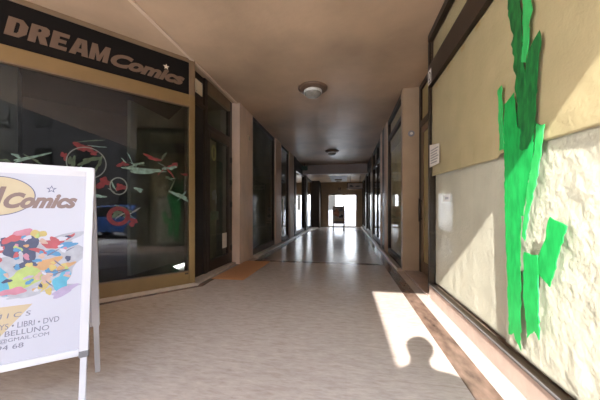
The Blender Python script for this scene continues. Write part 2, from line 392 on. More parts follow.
k.add(MB().box(1.19, 1.195, 3.5, 4.48, 2.4, 2.9), 'transom', M['olive_door'])
h = MB(); h.tube((1.13, 4.43, 0.82), (1.13, 4.43, 1.18), 0.013); h.tube((1.13, 4.43, 0.86), (1.17, 4.43, 0.86), 0.009); h.tube((1.13, 4.43, 1.14), (1.17, 4.43, 1.14), 0.009)
k.add(h, 'door_handle', M['black'], 0, True, under=leaf)
b = MB(); b.box(0.97, 1.55, 3.27, 3.42, 0.02, CH)
struct('trim_8', b, M['bronze'], 'dark bronze return closing the end of the papered shopfront', 'panel')

# far wall and far door
b = MB()
b.box(-1.95, -1.04, 15.7, 15.9, 0, 2.62); b.box(-4.4, -1.95, 15.7, 15.9, 1.9, 2.62); b.box(-4.4, -3.9, 15.7, 15.9, 0, 1.9); b.box(0.60, 2.0, 15.7, 15.9, 0, 2.62); b.box(-1.04, 0.60, 15.7, 15.9, 1.9, 2.62)
struct('wall_rear', b, M['beige_wall'], 'beige wall around the bright doors at the far end', 'wall')
k = Kit('door_3', (-0.22, 15.75, 0), 'bright glazed double door at the far end of the arcade', 'door', None, 'structure')
fr = MB(); fr.box(-1.04, -1.0, 15.72, 15.8, 0, 1.9); fr.box(0.56, 0.60, 15.72, 15.8, 0, 1.9); fr.box(-1.0, 0.56, 15.72, 15.8, 1.86, 1.9)
fr.box(-0.155, -0.075, 15.72, 15.8, 0, 1.86); fr.box(-1.0, 0.56, 15.72, 15.8, 0, 0.06)
k.add(fr, 'frame', M['bronze_light'])
k.add(MB().box(-1.0, 0.56, 15.75, 15.756, 0.06, 1.86), 'pane', M['glass_clear'])
b = MB(); b.box(-0.80, 0.05, 12.8, 15.2, 2.605, 2.62)  # thin slab, whiter than the rear ceiling it lies against
struct('trim_9', b, M['facade_white'], 'thin white slab on the ceiling around the far lamp', 'panel')

# ------------------------------------------------------------------ left angled shopfront
A = math.radians(40); PC = Vector((-1.97, 3.25, 0))
DU = Vector((-math.sin(A), -math.cos(A), 0)); DN = Vector((math.cos(A), -math.sin(A), 0))
def sh(u, z, d=0.0): return PC + DU * u + DN * d + Vector((0, 0, z))
def shbox(mb, u0, u1, d0, d1, z0, z1):
    mb._hex([sh(u0, z0, d0), sh(u1, z0, d0), sh(u1, z0, d1), sh(u0, z0, d1), sh(u0, z1, d0), sh(u1, z1, d0), sh(u1, z1, d1), sh(u0, z1, d1)]); return mb
UE = 3.3
k1 = Kit('window_1', tuple(sh(1.0, 0.04)), 'large dark display window of the comics shop behind the white board', 'window', None, 'structure')
fr = MB()
shbox(fr, 0.0, 0.075, -0.07, 0.0, 0.04, 2.51)
shbox(fr, 0.075, UE, -0.07, 0.0, 0.04, 0.20)
shbox(fr, 0.075, UE, -0.07, 0.0, 2.355, 2.51)
k1.add(fr, 'frame', M['gold'], 0.004)
hr = MB(); shbox(hr, 0.075, UE, -0.07, 0.0, 2.93, CH); shbox(hr, 0.0, 0.075, -0.07, 0.0, 2.51, CH)
k1.add(hr, 'head_frame', M['bronze_light'], 0.004)
lip = MB(); shbox(lip, 0.075, UE, -0.04, 0.012, 0.195, 0.207); shbox(lip, 0.075, UE, -0.04, 0.012, 2.345, 2.357)
k1.add(lip, 'glazing_bead', M['bronze_light'])
dp = MB(); shbox(dp, 1.63, 1.95, -0.3, -0.05, 0.2, 2.355)
k1.add(dp, 'inner_post', M['black'])
pane1 = k1.add(shbox(MB(), 0.075, UE, -0.035, -0.029, 0.20, 2.355), 'pane', M['glass'])
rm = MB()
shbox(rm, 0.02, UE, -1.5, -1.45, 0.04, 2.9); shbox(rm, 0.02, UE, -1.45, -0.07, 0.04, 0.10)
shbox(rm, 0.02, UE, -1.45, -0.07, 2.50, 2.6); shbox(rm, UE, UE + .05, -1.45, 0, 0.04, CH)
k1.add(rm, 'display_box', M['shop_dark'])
lb = MB(); shbox(lb, 0.085, 0.13, 0.0, 0.002, 0.165, 0.185)
k1.add(lb, 'maker_plate', M['bronze'])
# abstract paint splashes on the pane : (u, z, ru, rz, rot, material)
def spl(name, pts_list, m):
    mb = MB()
    for pts in pts_list: mb.prism(pts, lambda u, v, d: sh(u, v, d), -0.0285, -0.027)
    k1.add(mb, name, M[m], under=pane1)
SPL = []   # filled from list below
def ub(u, z, ru, rz, seed, rot=0.0, j=.5): return blob(u, z, ru * .8, rz * .75, seed, 30, j, rot)
spl('painted_splash', [ub(1.16, 1.66, .07, .06, 1), ub(1.07, 1.62, .05, .035, 2), ub(1.30, 1.55, .03, .05, 31)], 'splash_red')
spl('painted_splash', [ub(1.10, 1.53, .10, .04, 3, -.5), ub(1.24, 1.50, .03, .09, 4), ub(1.02, 1.50, .02, .12, 5, .3)], 'splash_green')
spl('painted_splash', [ub(0.58, 1.47, .30, .035, 6, -.06), ub(0.30, 1.53, .09, .03, 7, -.2)], 'splash_mint')
spl('painted_splash', [ub(0.50, 1.63, .09, .035, 8, .3), ub(0.26, 1.57, .07, .03, 9, -.3), ub(0.12, 1.46, .05, .02, 10, .3), ub(0.80, 1.52, .06, .035, 11)], 'splash_red')
spl('painted_splash', [ub(0.98, 1.30, .06, .08, 12), ub(0.82, 1.26, .05, .06, 13)], 'splash_red')
rg = MB(); ring_pts(rg, .84, 1.27, .085, .10, .012, lambda u, v, d: sh(u, v, d), -0.0285, -0.0265)
ring_pts(rg, 1.12, 1.50, .17, .17, .010, lambda u, v, d: sh(u, v, d), -0.0285, -0.0265)
k1.add(rg, 'painted_outline', M['splash_white'], under=pane1)
spl('painted_splash', [ub(1.01, 1.15, .05, .025, 14), ub(0.64, 1.24, .05, .03, 15), ub(.18, 1.18, .12, .04, 16, .5)], 'splash_mint')
rg = MB(); ring_pts(rg, .84, 0.93, .11, .11, .045, lambda u, v, d: sh(u, v, d), -0.0285, -0.0265)
k1.add(rg, 'painted_outline', M['splash_red'], under=pane1)
spl('painted_splash', [ub(.86, .96, .05, .05, 17), ub(.77, .93, .03, .03, 18)], 'splash_green')
spl('painted_splash', [ub(.70, .86, .06, .05, 19)], 'splash_red')
spl('painted_splash', [ub(1.72, 1.40, .05, .03, 20), ub(1.55, 1.50, .13, .022, 21, -.45)], 'splash_mint')
spl('painted_splash', [ub(1.60, 1.42, .045, .03, 22)], 'splash_red')

rs = random.Random(5)
for i in range(26):
    cx, cz = rs.choice(((1.1, 1.55), (.6, 1.5), (.3, 1.52), (.85, 1.28), (.8, .95), (.2, 1.2), (1.6, 1.45)))
    spl('painted_splash', [ub(cx + rs.gauss(0, .09), cz + rs.gauss(0, .08), rs.uniform(.03, .12), rs.uniform(.006, .016), i + 100, rs.uniform(-1.3, 1.3))], rs.choice(('splash_red', 'splash_mint', 'splash_mint', 'splash_white', 'splash_green')))

# shop sign
k = Kit('shop_sign', tuple(sh(1.0, 2.52)), 'dark fascia sign with tan DREAM Comics lettering above the angled window', 'sign')
k.add(shbox(MB(), 0.075, UE, -0.06, -0.012, 2.51, 2.93), 'sign_board', M['sign_dark'])
def sgn(u, z, d): return sh(1.75 - u, z, -0.012 + d)
def block(word, x0, z0, w, h, gap, slant, fn, d, kit, m, under=None, name='lettering'):
    '''heavy display capitals, each letter a mesh of its own'''
    G = {'D': [[(0, 0), (.4, 0), (.4, 1), (0, 1)], [(.4, 0), (.68, 0), (1, .28), (1, .72), (.68, 1), (.4, 1), (.4, .8), (.54, .8), (.6, .7), (.6, .3), (.54, .2), (.4, .2)]],
         'R': [[(0, 0), (.38, 0), (.38, 1), (0, 1)], [(.38, .82), (.5, .82), (.56, .74), (.5, .64), (.38, .64), (.38, .42), (.55, .42), (.64, .40), (.92, .52), (.98, .7), (.92, .9), (.75, 1), (.38, 1)], [(.42, .42), (.62, 0), (1.02, 0), (.80, .45), (.6, .5)]],
         'E': [[(0, 0), (.4, 0), (.4, 1), (0, 1)], [(.4, 0), (.9, 0), (.9, .22), (.4, .22)], [(.4, .40), (.8, .40), (.8, .61), (.4, .61)], [(.4, .78), (.9, .78), (.9, 1), (.4, 1)]],
         'A': [[(-.05, 0), (.32, 0), (.56, 1), (.24, 1)], [(.68, 0), (1.06, 0), (.78, 1), (.46, 1)], [(.32, .18), (.68, .18), (.62, .40), (.38, .40)]],
         'M': [[(0, 0), (.3, 0), (.3, 1), (0, 1)], [(.75, 0), (1.05, 0), (1.05, 1), (.75, 1)], [(.3, .48), (.44, 0), (.62, 0), (.75, .48), (.75, 1), (.525, .38), (.3, 1)]]}
    x = x0
    for ch in word:
        mb = MB(); ww = w * (1.12 if ch == 'M' else 1)
        for pts in G[ch]: mb.prism([(x + px_ * ww + slant * pz * h, z0 + pz * h) for px_, pz in pts], fn, 0, d)
        o = mb.build(name, m)
        if under is None: keep(o, kit.o)
        else: keep2(o, under)
        x += ww + gap
block('DREAM', 0.035, 2.612, 0.138, 0.175, 0.014, .18, sgn, .006, k, M['sign_text'])
t2 = text_mesh('Comics', (0.835, 2.605, 1.62, 2.76), sgn, 'lettering', M['sign_text'], 0.4, 0.05, 0.006); keep(t2, k.o)
k.add(MB().prism(star(1.40, 2.78, .035), sgn, 0, .006), 'star', M['label'])

# stone plinth under shopfront + door step
b = MB()
pts = [tuple(sh(UE, 0, 0.03))[:2], tuple(sh(-0.03, 0, 0.03))[:2], (-1.95, 3.32), (-2.0, 4.66), (-2.4, 4.66), (-2.4, 3.2), tuple(sh(UE, 0, -1.5))[:2]]
b.prism(pts, lambda u, v, d: (u, v, d), 0, 0.04)
struct('trim_10', b, M['plinth'], 'stone plinth under the angled shopfront and its door', 'plinth', 0.004)
b = MB()
def ring2(u, v, d): return (u, v, d)
p1 = sh(UE, 0, 0.03); p2 = sh(-0.03, 0, 0.03); q1 = sh(UE, 0, .10); q2 = sh(-.06, 0, .10)
b.prism([tuple(p1)[:2], tuple(p2)[:2], tuple(q2)[:2], tuple(q1)[:2]], ring2, 0, .0015)
b.prism([tuple(p2)[:2], (-1.95, 3.32), (-1.985, 3.62), (-1.88, 3.62), tuple(q2)[:2]], ring2, 0, .0015)
struct('trim_11', b, M['brown_marble'], 'brown marble strip in the floor along the angled plinth', 'floor border')

# left shop door wall
DX = -2.08
k = Kit('door_1', (DX, 4.0, 0.04), 'dark bronze glazed shop door beside the doormat', 'door', None, 'structure')
fr = MB()
fr.box(DX - .08, DX, 3.30, 3.40, 0.04, CH); fr.box(DX - .08, DX, 3.70, 3.78, 0.04, CH); fr.box(DX - .08, DX, 4.58, 4.66, .04, CH)
fr.box(DX - .08, DX, 3.78, 4.58, 2.24, 2.32); fr.box(DX - .08, DX, 3.40, 3.70, 2.50, 2.56)
k.add(fr, 'frame', M['bronze'], 0.004)
hd = MB(); hd.box(DX - .08, DX + .004, 3.78, 4.58, 2.80, CH)
k.add(hd, 'header', M['bronze_light'], 0.003)
k.add(MB().box(DX - .05, DX - .04, 3.78, 4.58, 2.32, 2.80), 'transom_pane', M['glass_dark'])
k.add(MB().box(DX - .05, DX - .03, 3.40, 3.70, .04, 2.50), 'side_panel', M['black'])
k.add(MB().box(DX - .05, DX - .03, 3.40, 3.70, 2.56, CH), 'upper_panel', M['bronze'])
lf = MB(); lf.box(DX - .05, DX + .005, 3.785, 3.845, .05, 2.235); lf.box(DX - .05, DX + .005, 4.50, 4.575, .05, 2.235)
lf.box(DX - .05, DX + .005, 3.86, 4.50, .05, .22); lf.box(DX - .05, DX + .005, 3.86, 4.50, 2.14, 2.235)
leaf = k.add(lf, 'door_leaf', M['bronze'], 0.004)
k.add(MB().box(DX - .025, DX - .019, 3.845, 4.50, .22, 2.14), 'pane', M['glass'], under=leaf)
for z in (0.32, 1.10, 1.50, 1.90):
    h = MB(); h.tube((DX + .018, 4.585, z - .05), (DX + .018, 4.585, z + .05), .016); h.box(DX, DX + .016, 4.56, 4.61, z - .045, z + .045)
    k.add(h, 'hinge', M['black'], under=leaf)
def dfr(u, v, d): return (DX - .018 + d, u, v)
mb = MB(); ring_pts(mb, 4.0, 1.92, .075, .13, .04, dfr, 0, .0015); k.add(mb, 'ring_sticker', M['yellow_sticker'], under=leaf, label='pale yellow-green ring sticker')
mb = MB()
for pts in (blob(3.99, 1.22, .04, .07, 41, j=.4), blob(4.07, 1.21, .035, .08, 42, j=.4), blob(4.03, 1.30, .05, .03, 43)): mb.prism(pts, dfr, 0, .0015)
k.add(mb, 'white_sticker', M['splash_white'], under=leaf, label='pale ragged sticker at chest height')
k.add(MB().prism([(3.90, .84), (4.16, .84), (4.16, .98), (3.90, .98)], dfr, 0, .0015), 'green_sticker', M['splash_green'], under=leaf)
k.add(MB().prism([(4.30, .34), (4.47, .34), (4.47, .60), (4.30, .60)], dfr, 0, .0015), 'paper_notice', M['note'], under=leaf, label='small pale notice low on the door glass')
kp = MB(); kp.box(DX - .30, DX - .27, 3.78, 4.58, .05, 2.24); k.add(kp, 'inner_screen', M['door_back'])
bk = MB(); bk.box(-2.95, -2.9, 3.2, 4.7, .04, CH); bk.box(-2.9, DX - .08, 4.62, 4.66, .04, CH); bk.box(-2.9, DX - .08, 3.3, 4.62, 2.85, CH)
k.add(bk, 'interior_panel', M['green_back'])
k = Kit('number_plate', (DX, 3.56, 2.70), 'small cream plate high above the dark panel by the shop door', 'plate')
k.add(MB().box(DX - .03, DX - .018, 3.48, 3.66, 2.68, 2.87), 'plate', M['label'], .003)
for y, z in ((3.50, 2.70), (3.64, 2.85)): k.add(MB().tube((DX - .018, y, z), (DX - .014, y, z), .006, n=10), 'screw', M['grey_metal'])

# doormat
k = Kit('doormat', (-1.68, 4.27, 0), 'orange-brown coir doormat before the dark shop door', 'doormat')
mb = MB(); bm = mb.bm
k.add(mb.box(-1.90, -1.46, 3.62, 4.95, 0.002, 0.016), 'pile', M['mat_brown'], .006)
bd = MB(); bd.box(-1.92, -1.90, 3.60, 4.97, 0.002, .010); bd.box(-1.46, -1.44, 3.60, 4.97, 0.002, .010); bd.box(-1.90, -1.46, 3.60, 3.62, .002, .010); bd.box(-1.90, -1.46, 4.95, 4.97, .002, .010)
k.add(bd, 'edging', M['mat_brown'])

# ceiling conduit
mb = MB(); mb.box(-2.015, -1.975, 0.0, 4.66, CH - .018, CH); o = tag(mb.build('cable_conduit', M['conduit'], None, .004), 'slim painted conduit running along the ceiling over the shop door', 'conduit')

# ceiling lamps
def lamp(x, y, z, r, label):
    k = Kit('ceiling_lamp', (x, y, z), label, 'lamp', 'round ceiling lamps of the arcade')
    k.add(MB().lathe([(0, 0), (r, 0), (r, -.02), (r * .93, -.035), (r * .62, -.05), (0, -.05)], (x, y, z), 40), 'base_ring', M['lamp_ring'], 0, True)
    k.add(MB().lathe([(r * .60, -.045), (r * .63, -.06), (r * .62, -.085), (r * .58, -.09), (r * .55, -.08), (r * .55, -.045)], (x, y, z), 40), 'rim', M['lamp_white'], 0, True)
    k.add(MB().lathe([(r * .58, -.085), (r * .57, -.105), (r * .46, -.13), (r * .25, -.145), (0, -.15)], (x, y, z), 40), 'glass_dome', M['lamp_glass'], 0, True)
lamp(-0.53, 4.3, CH, .235, 'largest, nearest round lamp on the brown ceiling')
lamp(-0.46, 9.0, CH, .23, 'small round lamp on the brown ceiling just before the pale beam')
lamp(-0.40, 14.2, 2.605, .20, 'round lamp on the thin white ceiling slab beyond the beam')
k = Kit('wall_lamp', (-0.37, 15.69, 2.2), 'dark little lamp on the beige wall above the bright far door', 'lamp')
k.add(MB().box(-.45, -.29, 15.66, 15.70, 2.12, 2.30), 'back_plate', M['bronze'], .005)
k.add(MB().lathe([(0, -.09), (.06, -.07), (.09, 0), (.06, .07), (0, .09)], (-.37, 15.60, 2.2), 20), 'shade', M['lamp_ring'], 0, True)

# hanging signs at the far end
k = Kit('hanging_sign', (.42, 13.0, 2.62), 'pale rectangular sign hanging from the far ceiling on the right', 'sign')
k.add(MB().box(.05, .80, 12.97, 13.03, 1.99, 2.30), 'frame', M['bronze'], .004)
k.add(MB().box(.08, .77, 12.96, 12.97, 2.02, 2.27), 'face', M['lilac_plaster'])
hh = MB()
k.add(MB().tube((.2, 13, 2.30), (.2, 13, 2.62), .01, n=8), 'hanger', M['bronze']); k.add(MB().tube((.66, 13, 2.30), (.66, 13, 2.62), .01, n=8), 'hanger', M['bronze'])
mb = MB()
for pts in (blob(.25, 2.14, .09, .05, 61), blob(.55, 2.13, .13, .03, 62, j=.2)): mb.prism(pts, lambda u, v, d: (u, 12.96 - d, v), 0, .002)
k.add(mb, 'emblem', M['print_grey'])
k = Kit('exit_sign', (-1.72, 11.3, CH), 'small dark green sign hung beneath the ceiling at the far left', 'sign')
k.add(MB().box(-1.88, -1.62, 11.27, 11.33, 2.70, 2.88), 'sign_box', mat('dark_green_plastic', (0.02, 0.06, 0.045), .4), .006)
k.add(MB().tube((-1.75, 11.3, 2.88), (-1.75, 11.3, CH), .012, n=8), 'hanger', M['bronze'])

# poster stand in the corridor
k = Kit('poster_stand', (-.35, 12.8, 0), 'dark legged display stand with a brown poster before the bright far door', 'display stand')
for x in (-.60, -.10):
    k.add(MB().bar((x, 12.8, 0), (x, 12.8, 1.16), .045, .045), 'leg', M['bronze'])
    k.add(MB().bar((x, 13.05, 0), (x, 12.84, .9), .035, .035), 'brace', M['bronze'])
k.add(MB().box(-.62, -.08, 12.78, 12.82, 1.14, 1.18), 'rail', M['bronze']); k.add(MB().box(-.62, -.08, 12.775, 12.83, .40, .44), 'rail', M['bronze'])
k.add(MB().box(-.62, -.08, 12.66, 12.84, .35, .40), 'ledge', M['pillar'])
pp = k.add(MB().box(-.61, -.09, 12.765, 12.775, .44, 1.14), 'poster', mat('poster_brown', (0.75, 0.62, 0.54), .4, var=.3, scale=6))
def pf(u, v, d): return (u, 12.765 - d, v)
mb = MB().prism(blob(-.45, .86, .12, .2, 71), pf, 0, .002); k.add(mb, 'print_patch', mat('poster_rust', (.7, .32, .2), .4, var=.3), under=pp)
mb = MB().prism(blob(-.22, .70, .10, .08, 72), pf, 0, .002); k.add(mb, 'print_patch', M['black'], under=pp)
mb = MB().prism(blob(-.36, .53, .2, .06, 73), pf, 0, .002); k.add(mb, 'print_patch', mat('poster_ochre', (.8, .65, .4), .4), under=pp)
mb = MB().prism(blob(-.22, 1.02, .10, .08, 74), pf, 0, .002); k.add(mb, 'print_patch', M['lightgrey'], under=pp)
tag(MB().box(.35, .75, 13.2, 13.45, 0.0, .012).build('floor_mat', M['bronze'], None, .003), 'small dark mat lying on the far floor at right', 'mat')

# pillar switch plate, bell plate
k = Kit('switch_plate', (-1.93, 5.12, 2.44), 'small cream switch plate high on the pillar by the doormat', 'switch')
k.add(MB().box(-1.93, -1.918, 5.06, 5.18, 2.38, 2.50), 'plate', M['label'], .003)
k.add(MB().box(-1.918, -1.912, 5.09, 5.15, 2.40, 2.48), 'rocker', M['plinth'], .002)
k = Kit('bell_plate', (1.04, 4.56, 2.2), 'round bluish bell plate on the tan pilaster', 'bell')
k.add(MB().tube((1.04, 4.56, 2.235), (1.04, 4.548, 2.235), .05, n=24), 'plate', M['lightgrey'])
k.add(MB().tube((1.04, 4.548, 2.235), (1.04, 4.542, 2.235), .022, n=16), 'button', M['white'])

# ------------------------------------------------------------------ right papered shopfront (x = 0.93)
X0 = 0.93; YA, YB = 1.02, 3.27
b = MB(); b.box(X0 + .01, 3.0, 0.72, YB, 0.0, 0.145)
struct('trim_12', b, M['pink_stone'], 'pink stone base beneath the papered shopfront', 'plinth', .004)
k2 = Kit('window_2', (X0, 2.1, .145), 'large papered shop window with green paint strokes on the right', 'window', None, 'structure')
fr = MB()
fr.box(X0, X0 + .06, YA, YB, .145, .158); fr.box(X0, X0 + .06, YB - .03, YB, .175, CH); fr.box(X0, X0 + .06, 0.98, YA, .145, CH)
fr.box(X0 - .012, X0 + .06, YA, YB - .03, 2.385, 2.615); 
k2.add(fr, 'frame', M['bronze'], .003)
tp = MB(); tp.box(X0 - .012, X0 + .06, YA, 3.24, 2.905, CH)
k2.add(tp, 'head_rail', M['bronze'], .003)
k2.add(MB().box(X0 - .006, X0 + .002, YA, YB - .03, .157, .166), 'glazing_bead', M['grey_metal'])
pane2 = k2.add(MB().box(X0 + .006, X0 + .012, YA, YB - .03, .175, 2.385), 'pane', M['glass_film'])
k2.add(MB().box(X0 + .012, X0 + .018, YA, YB - .03, 2.615, 2.905), 'transom_pane', M['glass_clear'])
bkk = MB(); bkk.box(X0 + .10, X0 + .14, 0.98, YB, .145, CH)
k2.add(bkk, 'interior_panel', M['bronze_light'])
b = MB(); b.box(X0, X0 + .5, 0.72, 0.98, .145, CH)
struct('pillar_right_front', b, M['bronze'], 'dark end post of the papered shopfront', 'post')
b = MB(); b.box(X0 + .14, 3.0, 0.72, YB, .145, CH)
struct('wall_right_front', b, M['facade'], 'wall mass behind the papered shopfront', 'wall')

S = {
 'S1': [(1.748, 2.254), (1.638, 2.167), (1.63, 2.03), (1.613, 1.858), (1.597, 1.716), (1.581, 1.577), (1.565, 1.425), (1.647, 1.45), (1.664, 1.611), (1.691, 1.689), (1.675, 1.74), (1.700, 1.791), (1.690, 1.87), (1.719, 1.949), (1.700, 1.99), (1.715, 2.029), (1.725, 2.09), (1.748, 2.143)],
 'S2': [(1.613, 2.147), (1.55, 2.098), (1.542, 2.01), (1.565, 1.959), (1.557, 1.887), (1.589, 1.78), (1.621, 1.798), (1.613, 1.965)],
 'S3': [(1.492, 1.88), (1.478, 1.837), (1.499, 1.692), (1.513, 1.549), (1.52, 1.412), (1.573, 1.313), (1.638, 1.327), (1.63, 1.499), (1.597, 1.742), (1.565, 1.83)],
 'S4': [(1.853, 1.744), (1.81, 1.755), (1.789, 1.361), (1.831, 1.37)],
 'S5': [(1.789, 1.631), (1.691, 1.664), (1.66, 1.447), (1.63, 0.944), (1.635, 0.235), (1.70, .30), (1.738, 0.272), (1.778, 0.94), (1.789, 1.361)],
 'S6': [(1.673, 1.458), (1.527, 1.479), (1.535, 1.304), (1.573, 1.12), (1.615, 0.97), (1.66, 0.97)],
 'S7': [(1.506, 1.427), (1.458, 1.407), (1.492, 1.197), (1.565, 0.974), (1.597, 0.841), (1.621, 0.865), (1.573, 1.104), (1.527, 1.303)],
 'S8': [(1.42, 0.972), (1.328, 0.931), (1.378, 0.766), (1.42, 0.647), (1.506, 0.692), (1.492, 0.764), (1.452, 0.857)],
 'S9': [(1.605, 0.771), (1.499, 0.778), (1.499, 0.605), (1.485, 0.364), (1.53, .39), (1.573, 0.333), (1.605, 0.52)],
}
def rough_edge(pts, step=.022, amp=.006, seed=0):
    r = random.Random(seed); out = []
    for i, p in enumerate(pts):
        q = pts[(i + 1) % len(pts)]; L = math.hypot(q[0] - p[0], q[1] - p[1]); n = max(1, int(L / step))
        for j in range(n):
            t = j / n; out.append((p[0] + (q[0] - p[0]) * t + r.uniform(-amp, amp), p[1] + (q[1] - p[1]) * t + r.uniform(-amp, amp)))
    return out
for i, (key, m) in enumerate((('S5', 'paint_bright'), ('S6', 'paint_bright'), ('S1', 'paint_dark'), ('S3', 'paint_dark'), ('S2', 'paint_light'), ('S4', 'paint_light'), ('S7', 'paint_light'), ('S8', 'paint_bright'), ('S9', 'paint_bright'))):
    d = .0005 * i
    mb = MB().prism(rough_edge(S[key], seed=i), lambda u, v, dd: (X0 + .006 - dd, u, v), 0, .0008 + d)
    k2.add(mb, 'paint_stroke', M[m], under=pane2, label={'paint_dark': 'dark green brushed paint stroke', 'paint_light': 'pale green brushed paint stroke', 'paint_bright': 'bright green brushed paint stroke'}[m])

def paper_sheet(name, label, y0, y1, zb, zt, m, seed, x, amp=.008, folds=.006, ny=90, nz=70):
    """crinkled sheet; zb/zt = functions of y for bottom/top edge"""
    mb = MB(); V = []
    for i in range(ny + 1):
        row = []
        y = y0 + (y1 - y0) * i / ny
        for j in range(nz + 1):
            z = zb(y) + (zt(y) - zb(y)) * j / nz
            p = Vector((y * 7 + seed * 3.1, z * 7, seed))
            dx = amp * noise.noise(p) + amp * .6 * noise.noise(p * 2.7) + amp * .35 * noise.noise(p * 6.1)
            dx += folds * noise.noise(Vector((y * 9 + seed, z * .8, 3.3 + seed)))
            row.append(mb.bm.verts.new((x + dx, y, z)))
        V.append(row)
    for i in range(ny):
        for j in range(nz): mb.bm.faces.new((V[i][j], V[i + 1][j], V[i + 1][j + 1], V[i][j + 1]))
    o = mb.build(name, M[m], None, 0, True)
    s = o.modifiers.new('thickness', 'SOLIDIFY'); s.thickness = .0008
    return tag(o, label, 'paper', 'paper sheets behind the right shop window')
seam = lambda y: 1.345 + .045 * (y - 1.0) / 1.0 if y < 1.9 else 1.36 + .05 * (y - 1.9) / 1.3
k_up = paper_sheet('paper_sheet', 'wide tan upper paper sheet behind the right shop window', YA, YB - .04, lambda y: seam(y) - .03, lambda y: 2.383, 'kraft', 1, X0 + .030, .0025, .002)
paper_sheet('paper_sheet', 'white crinkled lower sheet behind the green strokes of the right window', YA, 1.86, lambda y: .178, lambda y: seam(y) + .012 * noise.noise(Vector((y * 6, 0, 0))), 'whitepaper', 2, X0 + .050, .006, .004)
paper_sheet('paper_sheet', 'pale creased lower sheet nearer the recessed door, left of the strokes', 1.80, YB - .04, lambda y: .178, lambda y: seam(y) + .02 + .012 * noise.noise(Vector((y * 6, 1, 0))), 'whitepaper', 3, X0 + .068, .002, .004)
paper_sheet('paper_sheet', 'beige paper strip behind the narrow transom above the bronze rail', YA, YB - .04, lambda y: 2.62, lambda y: 2.90, 'kraft', 4, X0 + .045, .003, .003, 60, 12)
for i, (y, z, a) in enumerate(((3.05, 2.33, .2), (2.72, 2.345, -.2), (2.40, 2.34, .15), (2.15, 2.35, -.1))):
    mb = MB(); c_, s_ = math.cos(a), math.sin(a)
    pts = [(y + dx * c_ - dz * s_, z + dx * s_ + dz * c_) for dx, dz in ((-.035, -.02), (.035, -.02), (.035, .02), (-.035, .02))]
    mb.prism(pts, lambda u, v, d: (X0 + .022 - d, u, v), 0, .0006)
    o = mb.build('tape_piece', M['tape'])
    tag(o, ['brown tape piece under the bronze rail, nearest the recessed door', 'second brown tape piece from the recessed door under the rail', 'third brown tape piece from the recessed door under the rail', 'brown tape piece under the rail, nearest the green strokes'][i], 'tape', 'tape holding the paper')

# notices on the right window
k = Kit('paper_notice', (X0, 3.07, 1.6), 'white printed notice taped to the papered window near the recessed door', 'notice')
nf = lambda u, v, d: (X0 + .006 - d, u, v)
sheet = k.add(MB().prism([(3.235, 1.48), (2.92, 1.48), (2.92, 1.68), (3.235, 1.735)], nf, 0, .0012), 'sheet', M['note'])
tl = MB()
for i in range(6):
    z = 1.65 - i * .028; tl.prism([(3.20, z + .004), (2.95 + .02 * (i % 3), z - .003), (2.95 + .02 * (i % 3), z + .008), (3.20, z + .015)], nf, .0012, .0018)
k.add(tl, 'text_lines', M['print_mid'], under=sheet)
k = Kit('price_label', (X0, 2.7, 1.11), 'tiny white square label on the shaded lower paper', 'label')
k.add(MB().prism([(2.80, 1.08), (2.63, 1.08), (2.63, 1.145), (2.80, 1.145)], nf, 0, .001), 'sheet', M['white'])
k.add(MB().prism([(2.76, 1.10), (2.67, 1.10), (2.67, 1.122), (2.76, 1.122)], nf, .001, .0016), 'print_mark', M['lightgrey'])
k = Kit('safety_sticker', (X0, 3.17, 2.48), 'small white sticker at the door end of the bronze rail', 'sticker')
sf = lambda u, v, d: (X0 - .0115 - d, u, v)
k.add(MB().prism([(3.235, 2.40), (3.12, 2.40), (3.12, 2.56), (3.235, 2.56)], sf, 0, .001), 'sheet', M['note'])
mb = MB(); ring_pts(mb, 3.178, 2.49, .04, .045, .012, sf, .001, .0016, 24); mb.prism([(3.21, 2.415), (3.14, 2.415), (3.14, 2.43), (3.21, 2.43)], sf, .001, .0016)
k.add(mb, 'print_mark', M['dark_text'])

# ------------------------------------------------------------------ sandwich board
F = Vector((-1.187, 1.027, 0)); Bk = Vector((-1.518, 1.421, 0))
E_ = Vector((0.7657, 0.6432, 0)); W1 = (F + (Bk - F) * .5 + Vector((0, 0, 1.226)) - F).normalized()
N1 = E_.cross(W1).normalized()          # towards the viewer
if N1.y > 0: N1 = -N1
def bf(a, bb, d=0.0): return F + E_ * a + W1 * bb + N1 * d
def bbx(mb, a0, a1, b0, b1, d0, d1):
    mb._hex([bf(a0, b0, d0), bf(a1, b0, d0), bf(a1, b0, d1), bf(a0, b0, d1), bf(a0, b1, d0), bf(a1, b1, d0), bf(a1, b1, d1), bf(a0, b1, d1)]); return mb
WB = .70
def rrect(a0, a1, b0, b1, r, n=6, corners=(1, 1, 1, 1)):
    out = []
    for (cx, cy, s0), c_ in zip(((a1 - r, b1 - r, 0), (a0 + r, b1 - r, 90), (a0 + r, b0 + r, 180), (a1 - r, b0 + r, 270)), corners):
        if c_:
            for i in range(n + 1):
                t = math.radians(s0 + 90 * i / n); out.append((cx + r * math.cos(t), cy + r * math.sin(t)))
        else: out.append((cx + (r if s0 in (0, 270) else -r), cy + (r if s0 in (0, 90) else -r)))
    return out
kb = Kit('sandwich_board', tuple(F + E_ * -.35), 'white folding pavement sign board standing at the left front', 'sign board')
R_ = .02
fr = MB()
bbx(fr, -WB - .018, -WB + .018, .318, 1.25, -.018, 0.008); bbx(fr, -.018, .018, .318, 1.25, -.018, 0.008)
bbx(fr, -WB + .018, -.018, .318, .348, -.018, 0.008); 
kb.add(fr, 'front_frame', M['white_metal'], .004)
tr = MB(); tr.prism(rrect(-WB - .018, .018, 1.222, 1.252, .014, 6, (1, 1, 0, 0)), bf, -.018, .0085)
kb.add(tr, 'top_rail', M['white_metal'], .003)
post = kb.add(bbx(MB(), -WB + .016, -.016, .345, 1.225, -.012, -.002), 'poster_panel', M['poster'])
